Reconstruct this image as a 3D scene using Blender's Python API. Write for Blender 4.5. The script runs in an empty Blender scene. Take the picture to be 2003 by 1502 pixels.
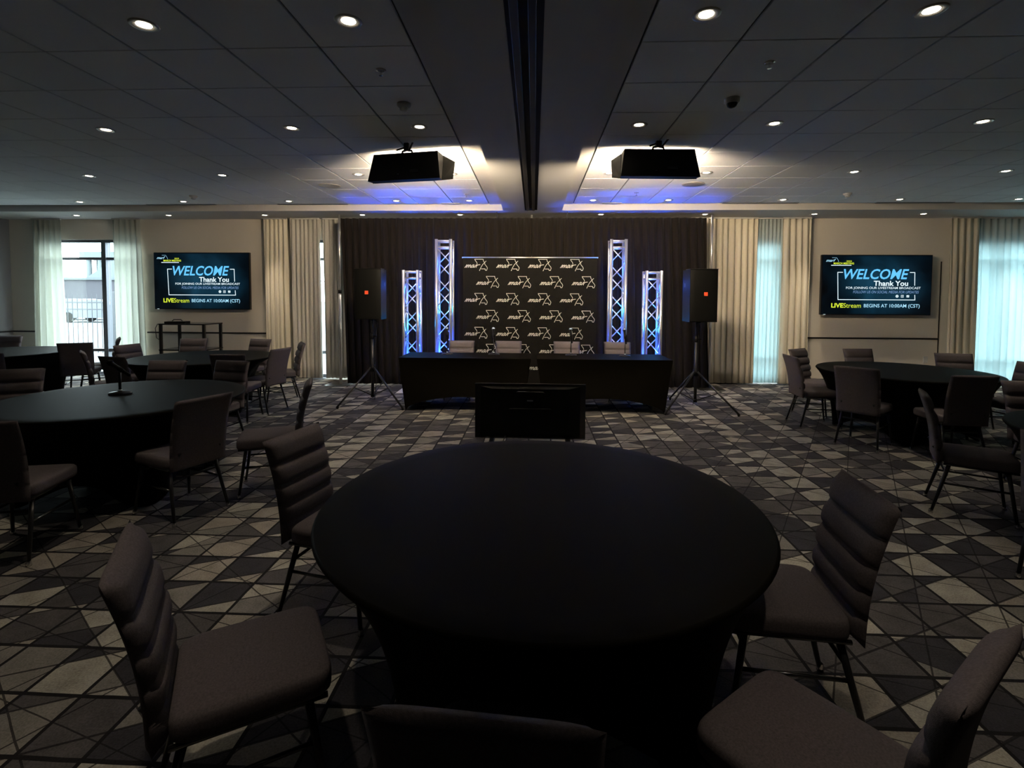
import bpy, bmesh, math, random
from mathutils import Vector, Matrix
random.seed(7)
D=bpy.data; S=bpy.context.scene; COL=S.collection
PI=math.pi; R=math.radians
# ------------------------------------------------------------------ camera
cam=D.objects.new('camera',D.cameras.new('camera')); COL.objects.link(cam); S.camera=cam
yaw,pitch,roll,ch=-.043,.0447,.0051,1.6088
fw=Vector((math.sin(yaw)*math.cos(pitch),math.cos(yaw)*math.cos(pitch),-math.sin(pitch)))
r0=Vector((math.cos(yaw),-math.sin(yaw),0)); u0=r0.cross(fw)
rt=r0*math.cos(roll)+u0*math.sin(roll); up=-r0*math.sin(roll)+u0*math.cos(roll)
M=Matrix((rt,up,-fw)).transposed().to_4x4(); M.translation=(0,0,ch); cam.matrix_world=M
cam.data.sensor_width=36; cam.data.lens=992.22/2003*36; cam.data.shift_y=-(751-625.04)/2003
cam.data.clip_start=.05; cam.data.clip_end=400
# ------------------------------------------------------------------ world and light levels
SKY=14.0          # overcast daylight outside
DOWN=50.0         # every recessed downlight, watts
PANEL=165.0       # the two studio light panels, watts
BLUE=330.0        # uplights and added fill points inside the truss towers, watts
W=D.worlds.new('sky'); S.world=W; W.use_nodes=True
bgn=W.node_tree.nodes['Background']; bgn.inputs[0].default_value=(.84,.95,1,1); bgn.inputs[1].default_value=SKY
vs=S.view_settings; vs.view_transform='Standard'; vs.look='None'; vs.gamma=1; vs.use_curve_mapping=False; vs.exposure=.3
# ------------------------------------------------------------------ dimensions
HC,HS=3.20,3.095          # tiled ceiling, soffit and beam underside
YB,YW=8.80,9.73           # soffit face, back wall
XL,XR,YF=-10.45,10.4,-4.0
T=.6096
# ------------------------------------------------------------------ materials
def mat(name,col,rough=.6,metal=0,spec=.5,noise=0,nscale=20,bump=0,bscale=200,emit=None,estr=0,sheen=0):
    m=D.materials.new(name); m.use_nodes=True; nt=m.node_tree; p=nt.nodes['Principled BSDF']
    p.inputs['Base Color'].default_value=(*col,1); p.inputs['Roughness'].default_value=rough
    p.inputs['Metallic'].default_value=metal; p.inputs['Specular IOR Level'].default_value=spec
    if sheen: p.inputs['Sheen Weight'].default_value=sheen
    tc=nt.nodes.new('ShaderNodeTexCoord')
    if noise:
        n=nt.nodes.new('ShaderNodeTexNoise'); n.inputs['Scale'].default_value=nscale; n.inputs['Detail'].default_value=5
        nt.links.new(tc.outputs['Object'],n.inputs['Vector'])
        mx=nt.nodes.new('ShaderNodeMix'); mx.data_type='RGBA'
        mx.inputs[6].default_value=(*[c*(1-noise) for c in col],1); mx.inputs[7].default_value=(*[min(1,c*(1+noise)) for c in col],1)
        nt.links.new(n.outputs[0],mx.inputs[0]); nt.links.new(mx.outputs[2],p.inputs['Base Color'])
    if bump:
        n=nt.nodes.new('ShaderNodeTexNoise'); n.inputs['Scale'].default_value=bscale; n.inputs['Detail'].default_value=3
        nt.links.new(tc.outputs['Object'],n.inputs['Vector'])
        b=nt.nodes.new('ShaderNodeBump'); b.inputs['Strength'].default_value=bump; b.inputs['Distance'].default_value=.002
        nt.links.new(n.outputs[0],b.inputs['Height']); nt.links.new(b.outputs[0],p.inputs['Normal'])
    if emit: p.inputs['Emission Color'].default_value=(*emit,1); p.inputs['Emission Strength'].default_value=estr
    return m
def cloth(name,col,trans,tcol,thin=0):
    m=D.materials.new(name); m.use_nodes=True; nt=m.node_tree; nt.nodes.clear(); N=nt.nodes.new; L=nt.links.new
    o=N('ShaderNodeOutputMaterial'); d=N('ShaderNodeBsdfDiffuse'); t=N('ShaderNodeBsdfTranslucent'); mx=N('ShaderNodeMixShader')
    tc=N('ShaderNodeTexCoord'); n=N('ShaderNodeTexNoise'); n.inputs['Scale'].default_value=90
    c=N('ShaderNodeMix'); c.data_type='RGBA'; c.inputs[6].default_value=(*[k*.9 for k in col],1); c.inputs[7].default_value=(*col,1)
    L(tc.outputs['Object'],n.inputs['Vector']); L(n.outputs[0],c.inputs[0]); L(c.outputs[2],d.inputs[0])
    t.inputs[0].default_value=(*tcol,1); mx.inputs[0].default_value=trans
    L(d.outputs[0],mx.inputs[1]); L(t.outputs[0],mx.inputs[2])
    if thin:
        tr=N('ShaderNodeBsdfTransparent'); tr.inputs[0].default_value=(.95,1,1,1); m2=N('ShaderNodeMixShader'); m2.inputs[0].default_value=thin
        L(mx.outputs[0],m2.inputs[1]); L(tr.outputs[0],m2.inputs[2]); L(m2.outputs[0],o.inputs[0])
    else: L(mx.outputs[0],o.inputs[0])
    return m
def glass():
    m=D.materials.new('window_glass'); m.use_nodes=True; nt=m.node_tree; nt.nodes.clear(); N=nt.nodes.new
    o=N('ShaderNodeOutputMaterial'); t=N('ShaderNodeBsdfTransparent'); g=N('ShaderNodeBsdfGlossy'); g.inputs['Roughness'].default_value=.02
    t.inputs[0].default_value=(.93,.97,.97,1); mx=N('ShaderNodeMixShader'); mx.inputs[0].default_value=.05
    nt.links.new(t.outputs[0],mx.inputs[1]); nt.links.new(g.outputs[0],mx.inputs[2]); nt.links.new(mx.outputs[0],o.inputs[0]); return m
def carpet():
    m=D.materials.new('carpet'); m.use_nodes=True; nt=m.node_tree; N=nt.nodes.new; L=nt.links.new; p=nt.nodes['Principled BSDF']
    p.inputs['Roughness'].default_value=.95; p.inputs['Specular IOR Level'].default_value=.15
    g=N('ShaderNodeNewGeometry'); sp=N('ShaderNodeSeparateXYZ'); L(g.outputs['Position'],sp.inputs[0])
    def mth(op,a,b=None,c=None):
        n=N('ShaderNodeMath'); n.operation=op
        for i,v in enumerate((a,b,c)):
            if v is None: continue
            if isinstance(v,(int,float)): n.inputs[i].default_value=v
            else: L(v,n.inputs[i])
        return n.outputs[0]
    X,Y=sp.outputs[0],sp.outputs[1]
    nz=N('ShaderNodeTexNoise'); nz.inputs['Scale'].default_value=3; L(g.outputs['Position'],nz.inputs['Vector'])
    wob=mth('MULTIPLY',mth('SUBTRACT',nz.outputs[0],.5),.012)
    X=mth('ADD',X,wob); Y=mth('ADD',Y,wob)
    s=.272
    def fam(a,b,per,off=0): # coordinate index of a family of parallel lines a*x+b*y = k*per
        return mth('ADD',mth('DIVIDE',mth('ADD',mth('MULTIPLY',X,a),mth('MULTIPLY',Y,b)),per),off)
    fx=fam(1,0,s*.92,.2); fy=fam(0,1,s,.05)
    # four polygon sets, chosen patch by patch so the cuts do not run on for ever
    d1=fam(-.45,1,s,.05); d2=fam(.75,1,s*1.5,.3); d3=fam(1,-.62,s*1.5,.1); d4=fam(.3,1,s*1.25,.4)
    def line(f,w):   # 1 on the line
        fr=mth('ABSOLUTE',mth('SUBTRACT',mth('FRACT',f),.5)); return mth('GREATER_THAN',fr,.5-w)
    def hsh(a,b,c,seed):
        cb=N('ShaderNodeCombineXYZ'); L(mth('FLOOR',a),cb.inputs[0]); L(mth('FLOOR',b),cb.inputs[1]); L(mth('FLOOR',c),cb.inputs[2])
        ad=N('ShaderNodeVectorMath'); ad.operation='ADD'; ad.inputs[1].default_value=(seed,seed*1.7,seed*.3); L(cb.outputs[0],ad.inputs[0])
        w=N('ShaderNodeTexWhiteNoise'); w.noise_dimensions='3D'; L(ad.outputs[0],w.inputs['Vector']); return w.outputs['Value']
    hA=hsh(fx,fy,d1,3.3); hB=hsh(fx,d1,d2,7.1); hC=hsh(d3,fy,d1,5.9)
    pick=hsh(mth('MULTIPLY',fx,.5),mth('MULTIPLY',fy,.5),mth('MULTIPLY',fx,0),2.2)
    def mixf(f,a,b): return mth('ADD',mth('MULTIPLY',a,mth('SUBTRACT',1,f)),mth('MULTIPLY',b,f))
    h=mixf(mth('GREATER_THAN',pick,.40),hA,mixf(mth('GREATER_THAN',pick,.72),hB,hC))
    par=mth('MODULO',mth('ABSOLUTE',mth('ADD',mth('ADD',mth('FLOOR',fx),mth('FLOOR',fy)),mth('FLOOR',d1))),2)
    h=mth('ADD',mth('MULTIPLY',par,.36),mth('MULTIPLY',h,.64))
    ramp=N('ShaderNodeValToRGB'); ramp.color_ramp.interpolation='CONSTANT'; e=ramp.color_ramp.elements
    e[0].position=0; e[0].color=(.040,.039,.044,1); e[1].position=.32; e[1].color=(.085,.080,.080,1)
    for ps,c in ((.55,(.20,.19,.17,1)),(.68,(.35,.335,.285,1)),(.86,(.29,.265,.225,1))):
        k=e.new(ps); k.color=c
    L(h,ramp.inputs[0])
    ln=mth('MAXIMUM',mth('MAXIMUM',line(fx,.034),line(fy,.034)),mth('MULTIPLY',mth('MAXIMUM',line(d1,.022),mth('MAXIMUM',line(d2,.011),mth('MAXIMUM',line(d3,.011),line(d4,.009)))),.85))
    mx=N('ShaderNodeMix'); mx.data_type='RGBA'; L(ln,mx.inputs[0]); L(ramp.outputs[0],mx.inputs[6]); mx.inputs[7].default_value=(.013,.012,.013,1)
    n2=N('ShaderNodeTexNoise'); n2.inputs['Scale'].default_value=120; n2.inputs['Detail'].default_value=4; L(g.outputs['Position'],n2.inputs['Vector'])
    n3=N('ShaderNodeTexNoise'); n3.inputs['Scale'].default_value=9; n3.inputs['Detail'].default_value=5; L(g.outputs['Position'],n3.inputs['Vector'])
    f=mth('ADD',mth('ADD',mth('MULTIPLY',n2.outputs[0],1.1),mth('MULTIPLY',n3.outputs[0],.9)),-.05)
    mu=N('ShaderNodeMix'); mu.data_type='RGBA'; mu.blend_type='MULTIPLY'; mu.inputs[0].default_value=1; L(mx.outputs[2],mu.inputs[6]); L(f,mu.inputs[7])
    L(mu.outputs[2],p.inputs['Base Color'])
    b=N('ShaderNodeBump'); b.inputs['Strength'].default_value=.5; b.inputs['Distance'].default_value=.003; L(n2.outputs[0],b.inputs['Height']); L(b.outputs[0],p.inputs['Normal'])
    return m
M_={}
M_['carpet']=carpet(); M_['glass']=glass()
M_['tile']=mat('ceiling_tile_white',(.80,.83,.84),.9,noise=.04,nscale=60,bump=.15,bscale=300)
M_['plenum']=mat('ceiling_grid_dark',(.16,.17,.18),.7,noise=.1)
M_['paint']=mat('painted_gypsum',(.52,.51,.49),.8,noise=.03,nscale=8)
M_['wall']=mat('wallcovering_beige',(.70,.65,.57),.8,noise=.05,nscale=120,bump=.15,bscale=160)
M_['wallgrey']=mat('wallcovering_grey',(.26,.26,.265),.8,noise=.05,nscale=90)
M_['walldark']=mat('dark_rear_wall',(.05,.05,.05),.9)
M_['rail']=mat('black_chair_rail',(.015,.014,.014),.4)
M_['black']=mat('black_plastic',(.0045,.0045,.0042),.5,spec=.12,noise=.2,nscale=40)
M_['blackgloss']=mat('black_gloss_plastic',(.008,.008,.009),.15)
M_['blackmetal']=mat('black_powder_coat',(.02,.02,.021),.38,metal=.3,noise=.15)
M_['chrome']=mat('polished_steel',(.75,.75,.75),.2,metal=1)
M_['alu']=mat('truss_aluminium',(.72,.73,.75),.34,metal=.85,noise=.08,nscale=30)
M_['alubright']=mat('brushed_aluminium_pipe',(.75,.74,.72),.3,metal=.9,noise=.06)
M_['fabric']=mat('charcoal_upholstery',(.104,.090,.095),.9,spec=.1,noise=.5,nscale=170,bump=.5,bscale=600)
M_['cover']=mat('black_spandex',(.0036,.0030,.0018),.6,spec=.04,noise=.1,nscale=200,bump=.1,bscale=900)
M_['drape']=mat('black_velour_drape',(.0125,.0098,.0075),.95,spec=.05,noise=.25,nscale=30,sheen=.05)
M_['banner']=mat('black_banner_vinyl',(.0050,.0045,.004),.7,spec=.08,noise=.12,nscale=12)
M_['logo']=mat('white_print',(.52,.51,.48),.7)
M_['curtain']=cloth('cream_curtain',(.80,.74,.60),.10,(.5,.48,.40))
M_['grey_curtain']=cloth('shaded_cream_curtain',(.62,.60,.55),.06,(.4,.4,.36))  # cream curtain with the shade beside the black drape put into its colour
M_['sheer']=cloth('sheer_curtain',(.74,.73,.66),.50,(.86,.89,.84))
M_['thin']=cloth('thin_sheer_curtain',(.70,.72,.70),.50,(.66,.81,.83),.05)
M_['frame']=mat('window_frame_metal',(.10,.11,.13),.45,metal=.4)
M_['lens']=mat('downlight_lens',(.9,.85,.75),.4,emit=(1,.86,.66),estr=14)
M_['trimring']=mat('downlight_trim',(.45,.44,.42),.35,metal=.3)
M_['white']=mat('white_plastic',(.6,.6,.58),.5)
M_['badge']=mat('orange_badge',(.85,.09,.03),.5,emit=(1,.10,.03),estr=.12)
M_['led']=mat('panel_diffuser',(.9,.88,.8),.5,emit=(1,.85,.62),estr=.6)
M_['cable']=mat('black_cable',(.01,.01,.01),.6)
M_['blueled']=mat('blue_led_lens',(.1,.2,.9),.3,emit=(.03,.12,1),estr=8)
M_['tvblack']=mat('tv_bezel',(.010,.010,.011),.25)
# outdoors
M_['ground']=mat('pale_pavement',(.085,.095,.10),.9,noise=.08,nscale=2)
M_['brick']=mat('hazy_brick',(.040,.040,.048),.9,noise=.08,nscale=3)
M_['stone']=mat('pale_stone_building',(.07,.085,.09),.9,noise=.05)
M_['roof']=mat('pale_blue_roof',(.075,.09,.10),.8,noise=.05)
M_['darkwin']=mat('building_window_glass',(.03,.04,.05),.3)
M_['carpaint']=mat('car_paint',(.045,.055,.07),.3,metal=.2)
M_['fence']=mat('fence_black_iron',(.012,.016,.022),.5)
# ------------------------------------------------------------------ mesh helpers
def link(o,parent=None):
    COL.objects.link(o)
    if parent: o.parent=parent
    return o
class MB:
    def __init__(s): s.bm=bmesh.new()
    def box(s,x0,x1,y0,y1,z0,z1,bev=0,mtx=None,seg=2):
        r=bmesh.ops.create_cube(s.bm,size=1); vs_=r['verts']
        for v in vs_: v.co=Vector(((x0+x1)/2+v.co.x*(x1-x0),(y0+y1)/2+v.co.y*(y1-y0),(z0+z1)/2+v.co.z*(z1-z0)))
        if bev:
            ed=list({e for v in vs_ for e in v.link_edges})
            rr=bmesh.ops.bevel(s.bm,geom=ed,offset=bev,segments=seg,affect='EDGES',profile=.5); vs_=list({v for f in rr['faces'] for v in f.verts}|{v for v in vs_ if v.is_valid})
        if mtx is not None:
            for v in vs_: v.co=mtx@v.co
        return s
    def hexa(s,pts): # 8 points: bottom 4 ccw, top 4 ccw
        v=[s.bm.verts.new(p) for p in pts]
        for f in ((0,3,2,1),(4,5,6,7),(0,1,5,4),(1,2,6,5),(2,3,7,6),(3,0,4,7)): s.bm.faces.new([v[i] for i in f])
        return s
    def tube(s,pts,r,n=8,cap=True):
        pts=[Vector(p) for p in pts]; rs=r if isinstance(r,(list,tuple)) else [r]*len(pts); rings=[]
        pu=None
        for i,p in enumerate(pts):
            d=(pts[min(i+1,len(pts)-1)]-pts[max(i-1,0)]).normalized()
            a=pu if pu is not None else (Vector((0,0,1)) if abs(d.z)<.9 else Vector((1,0,0)))
            e1=(a-d*a.dot(d)).normalized(); e2=d.cross(e1); pu=e1
            rings.append([s.bm.verts.new(p+(e1*math.cos(2*PI*k/n)+e2*math.sin(2*PI*k/n))*rs[i]) for k in range(n)])
        for a,b in zip(rings,rings[1:]):
            for k in range(n): s.bm.faces.new((a[k],a[(k+1)%n],b[(k+1)%n],b[k]))
        if cap: s.bm.faces.new(rings[0][::-1]); s.bm.faces.new(rings[-1])
        return s
    def lathe(s,prof,n=24,c=(0,0,0)):
        rings=[]
        for r_,z in prof:
            if r_<1e-6: rings.append([s.bm.verts.new((c[0],c[1],c[2]+z))])
            else: rings.append([s.bm.verts.new((c[0]+r_*math.cos(2*PI*k/n),c[1]+r_*math.sin(2*PI*k/n),c[2]+z)) for k in range(n)])
        for a,b in zip(rings,rings[1:]):
            for k in range(n):
                q=[a[k%len(a)],a[(k+1)%len(a)],b[(k+1)%len(b)],b[k%len(b)]]; u=[]
                for v in q:
                    if v not in u: u.append(v)
                if len(u)>2: s.bm.faces.new(u)
        return s
    def grid(s,fn,nu,nv,wrap=False):
        g=[[s.bm.verts.new(fn(i/(nu if wrap else nu-1),j/(nv-1))) for j in range(nv)] for i in range(nu)]
        for i in range(nu if wrap else nu-1):
            for j in range(nv-1): s.bm.faces.new((g[i][j],g[(i+1)%nu][j],g[(i+1)%nu][j+1],g[i][j+1]))
        return g
    def ribbon(s,pts,w,z=0,closed=False): # flat stroke in the xz plane at y=z
        P=[Vector((p[0],0,p[1])) for p in pts]
        for a,b in zip(P,P[1:]):
            d=(b-a)
            if d.length<1e-6: continue
            d.normalize(); n=Vector((-d.z,0,d.x))*w/2; a2=a-d*w*.35; b2=b+d*w*.35
            q=[a2+n,b2+n,b2-n,a2-n]; s.bm.faces.new([s.bm.verts.new((v.x,z,v.z)) for v in q][::-1])
        return s
    def mesh(s,name,smooth=False,fix=True):
        if fix: bmesh.ops.recalc_face_normals(s.bm,faces=s.bm.faces)
        me=D.meshes.new(name); s.bm.to_mesh(me); s.bm.free()
        if smooth:
            for p in me.polygons: p.use_smooth=True
        return me
    def build(s,name,m,parent=None,smooth=False,loc=None,fix=True):
        me=s.mesh(name,smooth,fix); me.materials.append(M_[m] if isinstance(m,str) else m)
        o=D.objects.new(name,me); link(o,parent)
        if loc: o.location=loc
        return o
def tag(o,label=None,cat=None,group=None,kind=None):
    if label: o['label']=label
    if cat: o['category']=cat
    if group: o['group']=group
    if kind: o['kind']=kind
    return o
def empty(name,loc,rz=0,label=None,cat=None,group=None):
    o=D.objects.new(name,None); COL.objects.link(o); o.location=loc; o.rotation_euler=(0,0,rz); o.empty_display_size=.1
    return tag(o,label,cat,group)
def kids(o): return [c for c in D.objects if c.parent==o]
def copy_tree(o,parent=None):
    c=o.copy(); COL.objects.link(c)
    if parent is not None: c.parent=parent
    for k in TREE.get(o.name,[]): copy_tree(k,c)
    return c
TREE={}
def remember(o):
    TREE[o.name]=kids(o)
    for k in TREE[o.name]: remember(k)
def light(name,kind,power,col,parent,loc=(0,0,0),rot=(0,0,0),**kw):
    l=D.lights.new(name,kind); l.energy=power; l.color=col
    for k,v in kw.items(): setattr(l,k,v)
    o=D.objects.new(name,l); link(o,parent); o.location=loc; o.rotation_euler=rot; return o
ORD=['first','second','third','fourth','fifth','sixth','seventh','eighth','ninth','tenth']
# ------------------------------------------------------------------ the room
f=MB().box(XL-.2,XR+.2,YF-.2,YW,-.1,0).build('floor','carpet'); tag(f,'charcoal carpet with cut geometric polygons and thin crossing lines',kind='structure')
ceil=MB().box(XL-.2,XR+.2,YF-.2,YW+.3,HC+.022,HC+.1).build('ceiling','plenum'); tag(ceil,'suspended ceiling of large white tiles',kind='structure')
def tile_mesh(nm,wx,wy):
    m=MB(); m.box(-wx/2,wx/2,-wy/2,wy/2,0,.018,bev=.003,seg=1); me=m.mesh(nm); me.materials.append(M_['tile']); return me
tm=tile_mesh('ceiling_tile',T-.015,T-.009)
stuff=MB(); ntile=0
def tiles(xs,side):
    global ntile
    for xc in xs:
        for k in range(-11,9):
            yc=2.965+.6096*0+k*T+.0
            yc=3.574+k*T
            if yc+T/2>YB or yc<YF: continue
            if yc>2.3 and abs(xc)<yc*1.10+.5:
                o=D.objects.new('ceiling_tile',tm); link(o,ceil); o.location=(xc,yc,HC); ntile+=1
            else: stuff.box(xc-T/2+.0075,xc+T/2-.0075,yc-T/2+.0045,yc+T/2-.0045,HC,HC+.018)
tiles([-.780-T/2-k*T for k in range(15)],0)
tiles([.655+T/2+k*T for k in range(16)],1)
so=stuff.build('ceiling_tile','tile',ceil); so['kind']='stuff'
# borders beside the beam and before the soffit
MB().box(-.772,-.50,YF,YB,HC,HC+.03).build('trim_5','paint').__setitem__('kind','structure')
MB().box(.45,.647,YF,YB,HC,HC+.03).build('trim_6','paint').__setitem__('kind','structure')
beam=MB().box(-.539,-.165,YF,YB,HS,HC+.04).box(.045,.4715,YF,YB,HS,HC+.04).box(-.165,.045,YF,YB,HS+.05,HC+.04).build('trim_1','paint')
tag(beam,'wide flat white ceiling beam over the middle of the room',kind='structure')
tr=empty('partition_track',(0,0,0),0,'dark double steel partition track running along the ceiling beam','track')
MB().box(-.140,-.092,YF,YB-.03,HS-.012,HS+.045,bev=.004).build('rail','blackmetal',tr)
MB().box(-.043,.003,YF,YB-.03,HS-.012,HS+.045,bev=.004).build('rail','blackmetal',tr)
MB().box(-.163,-.141,YF,YB-.03,HS+.004,HS+.045).box(.004,.044,YF,YB-.03,HS+.004,HS+.045).box(-.092,-.043,YF,YB-.03,HS+.03,HS+.045).build('channel','black',tr)
sof=MB().box(XL-.1,XR+.1,YB,YW+.05,HS,HC+.05).build('trim_2','paint'); tag(sof,'white dropped soffit along the back wall',kind='structure')
MB().box(XL-.1,-9.9,YF,YB,HS,HC+.05).build('trim_3','paint').__setitem__('kind','structure')
MB().box(9.95,XR+.1,YF,YB,HS,HC+.05).build('trim_4','paint').__setitem__('kind','structure')
MB().box(XL-.2,XL,YF-.2,YW,0,HC+.05).build('wall_left','wallgrey').__setitem__('kind','structure')
MB().box(XR,XR+.2,YF-.2,YW,0,HC+.05).build('wall_right','wallgrey').__setitem__('kind','structure')
MB().box(XL-.2,XR+.2,YF-.2,YF,0,HC+.05).build('wall_front','walldark').__setitem__('kind','structure')
# back wall with its window openings
WT=2.70
wins=[(-9.75,-7.75),(-4.28,-3.3),(4.05,4.60),(7.98,9.75)]
wb=MB(); xs=[XL-.2]+[v for w in wins for v in w]+[XR+.2]
for i in range(0,len(xs),2): wb.box(xs[i],xs[i+1],YW,YW+.22,0,HC+.1)
for a,b in wins: wb.box(a,b,YW,YW+.22,WT,HC+.1)
wbo=wb.build('wall_back','wall'); tag(wbo,'beige back wall',kind='structure')
def window(n,a,b,mull,label):
    w=MB(); w.box(a,a+.05,YW+.05,YW+.17,0,WT).box(b-.05,b,YW+.05,YW+.17,0,WT).box(a,b,YW+.05,YW+.17,WT-.05,WT).box(a,b,YW+.05,YW+.17,0,.07)
    o=w.build('window_%d'%n,'frame'); tag(o,label,kind='structure')
    for x in mull: MB().box(x-.045,x+.045,YW+.04,YW+.17,.07,WT-.05,bev=.004).build('mullion','frame',o)
    for z,h in ((2.33,.05),(.50,.06)): MB().box(a+.05,b-.05,YW+.06,YW+.16,z-h/2,z+h/2,bev=.004).build('transom','frame',o)
    ed=[a]+list(mull)+[b]
    for x0,x1 in zip(ed,ed[1:]):
        for z0,z1 in ((.07,.47),(.53,2.305),(2.355,WT-.05)): MB().box(x0+.05,x1-.05,YW+.105,YW+.111,z0,z1).build('pane','glass',o)
    p=light('daylight_portal','AREA',1,(1,1,1),o,((a+b)/2,YW+.20,WT/2),(R(-90),0,0),shape='RECTANGLE',size=b-a,size_y=WT)
    p.data.cycles.is_portal=True
window(1,*wins[0],[-8.56],'tall dark framed storefront window looking out to a fence')
window(2,*wins[1],[],'window behind the shade-toned curtains')
window(3,*wins[2],[],'narrow window glowing behind the sheer curtain')
window(4,*wins[3],[8.52],'wide window behind the sheer curtains at right')
def rail(n,a,b):
    o=MB().box(a,b,YW-.014,YW,.855,.885,bev=.003).build('trim_%d'%n,'rail'); tag(o,kind='structure')
rail(7,XL,-9.8); rail(8,-7.66,-5.20); rail(9,5.06,7.50)
MB().box(XL,XL+.014,YF,YW,.855,.885).build('trim_10','rail').__setitem__('kind','structure')
MB().box(7.495,7.51,YW-.01,YW,0,2.30).build('trim_11','rail').__setitem__('kind','structure')
bb=MB()
for i in range(0,len(xs),2): bb.box(xs[i]+(.2 if i==0 else 0),xs[i+1]-(.2 if i==len(xs)-2 else 0),YW-.012,YW,0,.10,bev=.003)
bb.build('baseboard_back','rail').__setitem__('kind','structure')
MB().box(XL,XL+.012,YF,YW-.012,0,.10).build('baseboard_left','rail').__setitem__('kind','structure')
# ------------------------------------------------------------------ ceiling fittings
def disc_light():
    o=empty('downlight',(0,0,0))
    MB().lathe([(.046,.006),(.050,-.004),(.072,-.006),(.080,-.001),(.080,.004)],20).build('trim_ring','trimring',o,smooth=True)
    MB().lathe([(0,-.003),(.030,-.004),(.048,.002)],16).build('lens','lens',o,smooth=True)
    return o
dl=disc_light(); remember(dl); first=True
def put_light(x,y,z,label,group,pw=1.0):
    global first
    o=dl if first else copy_tree(dl); first=False
    o.location=(x,y,z); tag(o,label,'ceiling light',group)
    light('beam','SPOT',DOWN*pw,(1,.84,.64),o,(0,0,-.012),(0,0,0),spot_size=R(50),spot_blend=1.0,shadow_soft_size=.04)
lx=[-7.80,-5.97,-4.14,-2.31,-1.085,.957,2.18,4.01,5.84,7.67]
PW={'row n':1.1,'secon':1.0,'third':1.2,'row j':1.4}
rows=[(2.97,'row nearest the camera',(3,9)[0:0] or range(2,8)),(4.80,'second row from the camera',range(1,9)),(6.63,'third row from the camera',range(0,10)),(8.46,'row just before the back soffit',range(0,10))]
for yy,rn,rg in rows:
    L_=[lx[i] for i in rg]; li=[x for x in L_ if x<0]; ri=[x for x in L_ if x>0]
    for k,x in enumerate(sorted(li,reverse=True)): put_light(x,yy,HC,'recessed downlight, %s left of the beam, %s'%(ORD[k],rn),'downlights in the tiled ceiling',PW[rn[:5]])
    for k,x in enumerate(ri): put_light(x,yy,HC,'recessed downlight, %s right of the beam, %s'%(ORD[k],rn),'downlights in the tiled ceiling',PW[rn[:5]])
for k,x in enumerate((-8.59,-6.81,-4.98,-3.15,-1.35,1.19,3.03,4.93,6.79,8.6)):
    put_light(x,9.24,HS,'small downlight in the soffit by the back wall, %s from the left'%ORD[k],'downlights in the back soffit',2.5)
# unseen row of downlights added above the camera to keep the room lit
for yy,rn in ((1.14,'the row above the camera'),):
    for k,x in enumerate(lx[2:8]): put_light(x,yy,HC,'added unseen downlight, %s from the left in %s'%(ORD[k],rn),'downlights in the tiled ceiling',.95)
for x,lb in ((-6.2,'at far left'),(-3.85,'left of the light panels'),(3.77,'right of the light panels'),(6.27,'at far right')):
    o=MB().box(x-.62,x+.62,8.70,8.765,HC-.006,HC+.002).build('slot_diffuser','plenum'); tag(o,'long dark linear air slot in the ceiling %s'%lb,'vent','ceiling air slots')
for x,lb in ((-1.43,'left'),(1.30,'right')):
    o=MB().box(x-.16,x+.16,8.66,8.75,HC-.008,HC+.002,bev=.002).build('ceiling_vent','trimring'); tag(o,'small grey ceiling vent %s of the beam by the soffit'%lb,'vent')
def cspk(x,y,lb):
    o=empty('ceiling_speaker',(x,y,HC),0,lb,'speaker','round ceiling speakers')
    MB().lathe([(.155,.004),(.150,-.006),(.142,-.008)],28).build('rim','trimring',o,smooth=True)
    MB().lathe([(.143,-.007),(.12,-.011),(0,-.013)],28).build('grille','trimring',o,smooth=True)
cspk(-2.956,7.28,'round flush ceiling speaker behind the left light panel'); cspk(2.217,7.284,'round flush ceiling speaker behind the right light panel')
def smoke(x,y,r,lb,m='white'):
    o=empty('smoke_detector',(x,y,HC),0,lb,'detector')
    MB().lathe([(r,.002),(r,-.015),(r*.8,-.03),(r*.62,-.034)],24).build('housing',m,o,smooth=True)
    MB().lathe([(r*.62,-.034),(r*.6,-.052),(r*.3,-.06),(0,-.06)],24).build('sensor_cap',m,o,smooth=True)
smoke(-1.086,4.229,.058,'round white smoke detector on the ceiling left of the beam')
o=empty('dome_camera',(1.571,4.2,HC),0,'small round dome camera on the ceiling right of the beam','camera')
MB().lathe([(.06,.002),(.06,-.03),(.045,-.04)],24).build('housing','white',o,smooth=True); MB().lathe([(.044,-.038),(.036,-.06),(.02,-.072),(0,-.075)],20).build('dome','blackgloss',o,smooth=True)
def sprink(x,y,lb,r=.035,ring='trimring'):
    o=empty('sprinkler',(x,y,HC),0,lb,'sprinkler')
    MB().lathe([(r,.002),(r,-.004),(r*.6,-.006)],20).build('escutcheon',ring,o,smooth=True)
    MB().tube([(0,0,-.004),(0,0,-.035)],.006).lathe([(0,-.034),(.014,-.036),(.014,-.040),(0,-.041)],12).build('head','chrome',o)
sprink(1.578,3.572,'bright ringed sprinkler on the ceiling right of the beam',.036,'chrome')
sprink(-1.088,3.604,'faint round sprinkler on the ceiling left of the beam',.036)
sprink(-1.064,7.935,'small sprinkler on the lit ceiling behind the left light panel'); sprink(1.546,7.866,'small sprinkler on the lit ceiling behind the right light panel')
smoke(-5.465,7.978,.06,'dark round detector on the ceiling over the left wall screen','trimring'); smoke(4.728,7.961,.06,'dark round detector on the ceiling over the right curtains','trimring')
for x,lb in ((-.66,'left'),(.569,'right')):
    tag(MB().tube([(x,YB+.12,HS),(x+.004,YB+.14,HS-.06),(x,YB+.16,HS-.13)],.006,6).build('cord','cable'),'short black cord hanging from the soffit %s of the beam'%lb,'cord')
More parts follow.
